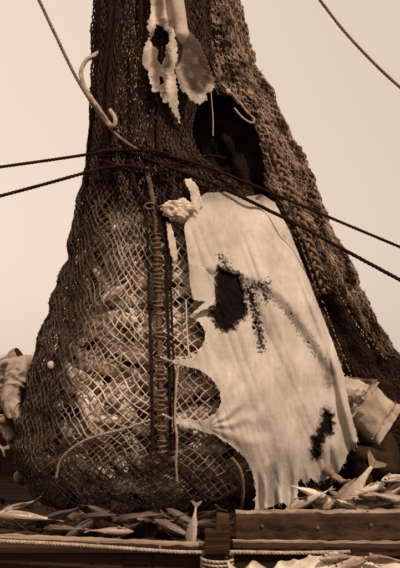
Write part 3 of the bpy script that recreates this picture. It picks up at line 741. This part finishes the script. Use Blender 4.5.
# shackle and chain links at the loose end of the loop
sh = empty('shackle'); tag(sh, 'small iron shackle joining the hanging loop to the frayed canvas corner', 'shackle')
mb = MB(); c = F3(150, 206, .11); mb.tube([c+Vector((math.cos(a)*.042, 0, math.sin(a)*.024)) for a in [k*math.pi/8 for k in range(15)]], .009, 8); link('bow', mb.mesh('bow'), M['iron'], sh)
mb = MB(); c = F3(162, 206, .11); mb.tube([c+Vector((-.035,0,-.01)), c+Vector((.05,0,.006))], .012, 8); link('pin', mb.mesh('pin'), M['iron'], sh)

# ------------------------------------------------------------------ timber in front
def timber(name, x0, y0, x1, y1, hpx, Yf, dep, mats, label, cat, worn=.007):
    """beam whose top front edge shows from (x0,y0) to (x1,y1)"""
    a = W(x0, y0, Yf); b = W(x1, y1, Yf); h = a.z-W(x0, y0+hpx, Yf).z; n = 160; prof = 6
    mb = MB(); vs = []; sec = [(0,-h),(.004,-h*.7),(-.002,-h*.4),(0,-.02),(.012,0),(dep*.5,.003),(dep-.012,0),(dep,-.02),(dep,-h)]
    for i in range(n+1):
        p = a.lerp(b, i/n)
        for k, (yy, zz) in enumerate(sec):
            w_ = worn*(N((p.x, k*.4, 0), 11, 2)+.5*N((p.x, k*.7, 0), 17, 5)+.25*N((p.x, k*.7, 0), 60, 5)) if 0 < k < 8 else worn*.5*N((p.x,k,1), 4)
            vs.append(Vector((p.x, p.y+yy+(w_*.6 if k < 5 else 0), p.z+zz+(w_ if k not in (0,8) else 0))))
    m_ = len(sec); fs = []; mi = []
    for i in range(n):
        for k in range(m_-1):
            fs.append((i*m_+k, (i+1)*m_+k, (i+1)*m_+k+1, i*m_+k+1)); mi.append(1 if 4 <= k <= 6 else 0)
        fs.append((i*m_+m_-1, (i+1)*m_+m_-1, (i+1)*m_, i*m_)); mi.append(0)
    fs += [tuple(range(m_))[::-1], tuple(n*m_+k for k in range(m_))]; mi += [0, 0]
    mb.add(vs, fs); mb.mi = mi; me = mb.mesh(name); o = link(name, me, [M[mats[0]], M[mats[1]]], None, False)
    return tag(o, label, cat)
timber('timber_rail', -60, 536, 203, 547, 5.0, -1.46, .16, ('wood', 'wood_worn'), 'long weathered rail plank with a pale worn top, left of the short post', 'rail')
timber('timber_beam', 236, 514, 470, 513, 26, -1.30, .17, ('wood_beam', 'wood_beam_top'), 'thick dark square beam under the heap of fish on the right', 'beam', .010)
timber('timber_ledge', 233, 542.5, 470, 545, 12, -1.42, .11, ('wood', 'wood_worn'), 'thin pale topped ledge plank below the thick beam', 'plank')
cm = empty('coaming', (0, -1.36, 0)); tag(cm, 'dark boarded coaming face below the rail and the rope', 'coaming')
for i in range(5):
    mb = MB(); mb.box((0,0,0), 12, .05, .128, bev=.006); o = link('board', mb.mesh('board'), M['wood'], cm, False); o.location = (0, 0, -.065-.132*i)
mb = MB(); mb.tube([W(x, y, -1.395) for x, y in ((122,556),(124,563),(150,563),(152,555))], .007, 6); link('handle', mb.mesh('handle'), M['wood'], cm).location = (0, 1.36, 0)
po = empty('post'); tag(po, 'short stepped wooden post at the end of the rail plank', 'post')
c = W(217, 541, -1.47)
mb = MB(); mb.box((0,0,0), .16, .14, .14, bev=.01); o = link('block', mb.mesh('block'), M['wood'], po, False); o.location = c
mb = MB(); mb.box((0,0,0), .085, .1, .17, Matrix.Rotation(.08, 4, 'Y'), .012); o = link('upright', mb.mesh('upright'), M['wood_beam'], po, False); o.location = W(222, 527, -1.44)
mb = MB(); mb.box((0,0,0), .11, .1, .5, bev=.01); o = link('foot', mb.mesh('foot'), M['wood'], po, False); o.location = c+Vector((-.01,.012,-.32))
# lashing turns round the post
mb = ropemesh('turns', [c+Vector((math.cos(a)*.10, math.sin(a)*.09-.012, -.09-a*.004)) for a in [k*.35 for k in range(48)]], .011)
tag(link('post_lashing', mb, M['rope_light']), 'pale rope turned several times round the foot of the short post', 'rope')

for o_ in [q for q in bpy.data.objects if q.name in ('timber_beam', 'timber_rail')]:
    for x, y in (((262,526),(318,528),(371,525)) if o_.name == 'timber_beam' else ((34,541.5),(98,544.5),(160,547.5))):
        mb = MB(); c_ = W(x, y, -1.305 if o_.name == 'timber_beam' else -1.465); mb.tube([c_+Vector((0,.012,0)), c_+Vector((0,-.006,0)), c_+Vector((0,-.009,0))], [.012,.012,.006], 8); link('bolt', mb.mesh('bolt'), M['iron'], o_, False)
# crumpled tarpaulin, bottom right
mb = MB(); nx, ny = 110, 46
def tz(a, b):
    x = lerp(228, 470, a); y0 = 554+3.5*math.sin(a*9+1.1)+7*noise.noise(Vector((a*6,2,0)))
    p = W(x, y0, -1.60-.55*b); top = W(x, y0, -1.60).z
    crum = .11*abs(noise.noise(Vector((a*9, b*3, 0))))+.012*noise.noise(Vector((a*30, b*12, 3)))
    return Vector((p.x, -1.60-.55*b, top-.02-.50*b**2.2*1.1-crum))
vs = [tz(i/nx, j/ny) for i in range(nx+1) for j in range(ny+1)]
mb.add(vs, [(i*(ny+1)+j, i*(ny+1)+j+1, (i+1)*(ny+1)+j+1, (i+1)*(ny+1)+j) for i in range(nx) for j in range(ny)], [max(0,.5*N(v,6)+.1) for v in vs])
to = link('tarpaulin', mb.mesh('tarpaulin', 'stain_shade'), M['hide']); s = to.modifiers.new('thickness', 'SOLIDIFY'); s.thickness = .008
tag(to, 'crumpled pale tarpaulin heaped at the bottom right below the ledge plank', 'tarpaulin')

# loose fish
put_fish(1, W(24,517,-1.02), (R(88), R(6), R(8)), 'pale slender fish lying on the deck at the far left, behind the rail', s=1.0)
put_fish(0, W(16,508,-.85), (R(60), R(-14), R(35)), 'fish with raised tail behind the slender fish at the far left', s=.8)
put_fish(1, W(192,532,-1.22), (R(20), R(-80), R(25)), 'pale fish with its tail sticking up behind the rail, left of the short post', s=.75)
for i, (x, y, s) in enumerate(((62,529,.75),(112,531,.7))):
    put_fish(3, W(x, y, -1.02-.02*i), (R(80), R(random.uniform(-15,15)), R(random.uniform(-30,30)+180*(i % 2))), 'dark fish half buried in slack netting at the foot of the bag', 'fish in the slack netting', s)
for i in range(16):
    x = 20+i*13+random.uniform(-5,5)
    o = bpy.data.objects.new('fish', dark_mesh[i % 2]); COL.objects.link(o); o.location = W(x, random.uniform(516,530), random.uniform(-1.0,-.86))
    o.rotation_euler = (R(random.uniform(40,130)), R(random.uniform(-30,30)), R(random.uniform(-70,70))); o.scale = (random.uniform(.6,.9),)*3
    tag(o, 'dark brown fish tangled in the slack netting between rail and bag', 'fish', 'dark fish in the slack netting')
put_fish(3, W(176,530,-1.10), (R(80), R(20), R(-20)), 'dark fish lying left of the fish whose tail sticks up', s=.8)
put_fish(1, W(180,549,-1.60)+Vector((0,.1,.03)), (0,0,0), 'x', s=.01) if False else None
put_fish(1, W(347,500,-.92), (R(8), R(-52), R(6)), 'fish with its broad tail fin raised beside the kneeling man', s=1.35)
heapx = [(305,503,.9),(318,500,1.0),(331,505,.85),(345,506,.9),(356,500,.8),(372,497,1.0),(384,492,.95),(393,499,1.0),(378,505,.9),(362,508,.85),(398,488,.95),(310,492,.75),(340,497,.7),(388,506,.9),(325,508,.8),(402,506,1.0),(350,508,.9),(369,489,.8),(395,478,.8),(295,506,.7)]
for i, (x, y, s) in enumerate(heapx):
    put_fish(random.choice((0,1,2,0,3)), W(x, y, random.uniform(-1.1,-.85)), (R(random.uniform(50,110)), R(random.uniform(-28,28)), R(random.uniform(-60,60)+(180 if i % 2 else 0))),
             'pale fish in the loose heap behind the thick beam at right', 'fish heaped behind the beam', s*.92)
for i, (x, y) in enumerate(((338,558),(352,563),(385,560))):
    put_fish(i % 3, W(x, y, -1.72), (R(random.uniform(60,100)), R(random.uniform(-10,10)), R(random.uniform(-40,40))), 'fish lying on the crumpled tarpaulin at the bottom right edge', 'fish on the tarpaulin', .8)

# ------------------------------------------------------------------ people
def skin(name, joints, bones, m, parent, sub=2, fold=0, fs=6.0, sd=0, root=0, freq=None):
    """one continuous surface grown round a skeleton; folds are pressed into cloth"""
    me = bpy.data.meshes.new(name); me.from_pydata([j[0] for j in joints], bones, []); o = bpy.data.objects.new(name, me); COL.objects.link(o)
    md = o.modifiers.new('skin', 'SKIN'); md.use_smooth_shade = True
    for i, j in enumerate(joints):
        r_ = j[1]; d = me.skin_vertices[0].data[i]; d.radius = r_ if isinstance(r_, tuple) else (r_, r_); d.use_root = (i == root)
    sb = o.modifiers.new('sub', 'SUBSURF'); sb.levels = sb.render_levels = sub
    dg = bpy.context.evaluated_depsgraph_get(); ev = o.evaluated_get(dg); nm = bpy.data.meshes.new_from_object(ev)
    COL.objects.unlink(o); bpy.data.objects.remove(o)
    if fold:
        nm.update(); co = [v.co.copy() for v in nm.vertices]; no = [v.normal.copy() for v in nm.vertices]
        for v, c, n in zip(nm.vertices, co, no):
            q = Vector((c.x*fs+c.z*fs*.6, c.y*fs*.6, c.z*fs*.9-c.x*fs*.3+sd)); q += Vector((N(c,3), N(c,3,5), N(c,3,9)))*1.2
            a = (1-abs(noise.noise(q))*2.4); a = a*abs(a); b = 1-abs(noise.noise(q*2.1))*2.2
            e = 1-abs(noise.noise(q*4.6))*2.2
            v.co = c+n*fold*(a*.75+b*.35+e*.13-.5)
    nm.materials.clear(); return link(name, nm, M[m], parent)
def hand(parent, wrist, dirv, side, m='skin', s=1.0, curl=.9):
    """palm, four unequal bent fingers and a thumb as one surface grown from the wrist"""
    d = dirv.normalized(); sd_ = (side - d*side.dot(d)).normalized(); nrm = d.cross(sd_)
    J = [(wrist, .026*s), (wrist+d*.045*s, (.034*s,.020*s)), (wrist+d*.085*s, (.036*s,.018*s))]; B = [(0,1),(1,2)]
    for k, (o_, L) in enumerate(((-.030,.068),(-.010,.078),(.010,.074),(.029,.058))):
        base = wrist+d*.088*s+sd_*o_*s; p = base; a = 0; prev = 2
        for q in range(3):
            a += curl*(.35+.2*q); p = p+(d*math.cos(a)+nrm*math.sin(a))*L*s*(.42,.33,.25)[q]
            J.append((p, .0095*s*(1,.9,.78)[q])); B.append((prev, len(J)-1)); prev = len(J)-1
    p = wrist+d*.03*s-sd_*.03*s; prev = 1
    for q in range(3):
        p = p+(d*.7-sd_*(.6-.2*q)+nrm*.3).normalized()*.032*s; J.append((p, .011*s*(1,.95,.8)[q])); B.append((prev, len(J)-1)); prev = len(J)-1
    return skin('hand', J, B, m, parent, 2)

# --- man on the right, crouching behind the canvas, back towards us
mr = empty('person'); tag(mr, 'man in a pale shirt and dark trousers crouching beside the canvas at right, head hidden', 'person')
Yr = .05
def Q(x, y, dy=0): return W(x, y, Yr+dy)
pel = Q(384,452,.1); che = Q(350,402,0); nek = Q(330,384,-.05); hd = Q(315,380,-.1)
# body: head, neck, arms, torso, legs in one surface
shL, shR = Q(343,392,-.20), Q(345,386,.22)
J = [(pel,.10),(Q(368,424,.05),.085),(che,.09),(nek,.06),(hd,.095),(Q(306,384,-.12),.075),(shL,.07),(Q(326,425,-.20),.052),(Q(306,458,-.20),.050),(Q(334,475,-.50),.033),
     (shR,.07),(Q(322,425,.2),.05),(Q(302,450,.1),.04),(Q(298,472,.0),.028),
     (Q(384,466,-.08),.07),(Q(357,451,-.22),.055),(Q(362,492,-.12),.045),(Q(350,500,-.22),.04),(Q(388,466,.28),.10),(Q(358,448,.42),.075),(Q(370,490,.4),.05),(Q(356,500,.32),.04)]
B = [(0,1),(1,2),(2,3),(3,4),(4,5),(2,6),(6,7),(7,8),(8,9),(2,10),(10,11),(11,12),(12,13),(0,14),(14,15),(15,16),(16,17),(0,18),(18,19),(19,20),(20,21)]
skin('body', J, B, 'skin', mr)
skin('hair', [(hd+Vector((.0,.02,.03)),.102),(hd+Vector((.03,.02,.0)),.095)], [(0,1)], 'hair', mr)
skin('shirt', [(Q(387,427,.08),(.05,.05)),(Q(377,420,.08),(.17,.19)),(Q(366,411,.05),(.165,.20)),(Q(356,400,.02),(.165,.20)),(Q(344,390,.0),(.12,.15)),(Q(345,393,-.22),.088),(Q(326,420,-.22),.074),(Q(314,448,-.20),.062),(Q(346,388,.24),.09),(Q(322,425,.22),.066)],
     [(0,1),(1,2),(2,3),(3,4),(4,5),(5,6),(6,7),(4,8),(8,9)], 'shirt', mr, 4, .021, 8.5, 3, root=2)
skin('trousers', [(Q(376,432,.08),.150),(Q(387,458,.08),.165),(Q(382,468,-.08),.13),(Q(356,452,-.24),.10),(Q(364,478,-.14),.08),(Q(362,497,-.12),.07),(Q(390,466,.28),.13),(Q(360,450,.42),.10),(Q(372,484,.4),.075)],
     [(0,1),(1,2),(2,3),(3,4),(4,5),(1,6),(6,7),(7,8)], 'trousers', mr, 3, .016, 6.0, 9)
for (x, y, dy) in ((352,503,-.25),(358,503,.3)):
    skin('boot', [(Q(x+10,y-8,dy),.06),(Q(x+8,y,dy),.06),(Q(x-6,y+1,dy),.05),(Q(x-16,y+2,dy),.038)], [(0,1),(1,2),(2,3)], 'boot', mr)
hand(mr, Q(332,474,-.48), (Q(350,488,-.62)-Q(332,474,-.48)), Vector((.3,1,.3)), s=1.2)
hand(mr, Q(298,472,0), Vector((.3,-.5,-1)), Vector((1,0,.2)))

# --- figure on the left, bent over behind the bag
ml = empty('person'); tag(ml, 'person in a creased pale jacket bending down behind the left side of the bag', 'person')
Yl = .5
def S(x, y, dy=0): return W(x+2, y-7, Yl+dy)
hd = S(62,392,.0)
J = [(S(-34,432),.10),(S(-10,405),.09),(S(18,386),.10),(S(42,386),.06),(hd,.095),(S(70,400),.075),(S(22,378,-.2),.07),(S(12,405,-.28),.05),(S(24,432,-.32),.04),(S(40,446,-.34),.028),
     (S(26,380,.22),.07),(S(24,410,.25),.05),(S(44,435,.2),.03),(S(-32,452,-.12),.10),(S(-14,470,-.15),.075),(S(-20,500,-.1),.05),(S(-34,452,.15),.10),(S(-10,470,.15),.07),(S(-22,500,.15),.05)]
B = [(0,1),(1,2),(2,3),(3,4),(4,5),(2,6),(6,7),(7,8),(8,9),(2,10),(10,11),(11,12),(0,13),(13,14),(14,15),(0,16),(16,17),(17,18)]
skin('body', J, B, 'skin', ml)
skin('hair', [(hd+Vector((0,.01,.03)),.103),(hd+Vector((-.03,.01,.02)),.095)], [(0,1)], 'hair', ml)
skin('jacket', [(S(-34,428),(.18,.2)),(S(-14,402),(.18,.21)),(S(4,384),(.18,.21)),(S(20,376),(.16,.19)),(S(34,376),(.11,.12)),(S(18,376,-.22),.11),(S(8,400,-.30),.092),(S(10,416,-.33),.085),(S(26,432,-.34),.07),(S(24,380,.24),.1),(S(24,412,.27),.07)],
     [(0,1),(1,2),(2,3),(3,4),(3,5),(5,6),(6,7),(7,8),(3,9),(9,10)], 'jacket', ml, 4, .032, 8.5, 14, root=2)
skin('apron', [(S(-26,424,-.2),(.12,.06)),(S(-4,428,-.22),(.13,.06)),(S(8,440,-.2),(.09,.05)),(S(8,450,-.2),(.08,.04))], [(0,1),(1,2),(2,3)], 'pale_cloth', ml, 4, .02, 6, 5)
skin('trousers', [(S(-34,440),.17),(S(-30,458,-.12),.125),(S(-10,474,-.15),.10),(S(-18,500,-.1),.08),(S(-32,458,.15),.125),(S(-8,474,.15),.10),(S(-20,500,.15),.08)], [(0,1),(1,2),(2,3),(0,4),(4,5),(5,6)], 'trousers', ml, 3, .015, 6)
for dy in (-.1, .15):
    skin('boot', [(S(-20,494,dy),.065),(S(-20,506,dy),.06),(S(-6,508,dy),.05),(S(4,509,dy),.04)], [(0,1),(1,2),(2,3)], 'boot', ml)
hand(ml, S(40,446,-.34), Vector((1,-.1,-.3)), Vector((0,.3,1)))
hand(ml, S(44,435,.2), Vector((1,-.1,-.3)), Vector((0,.3,1)))
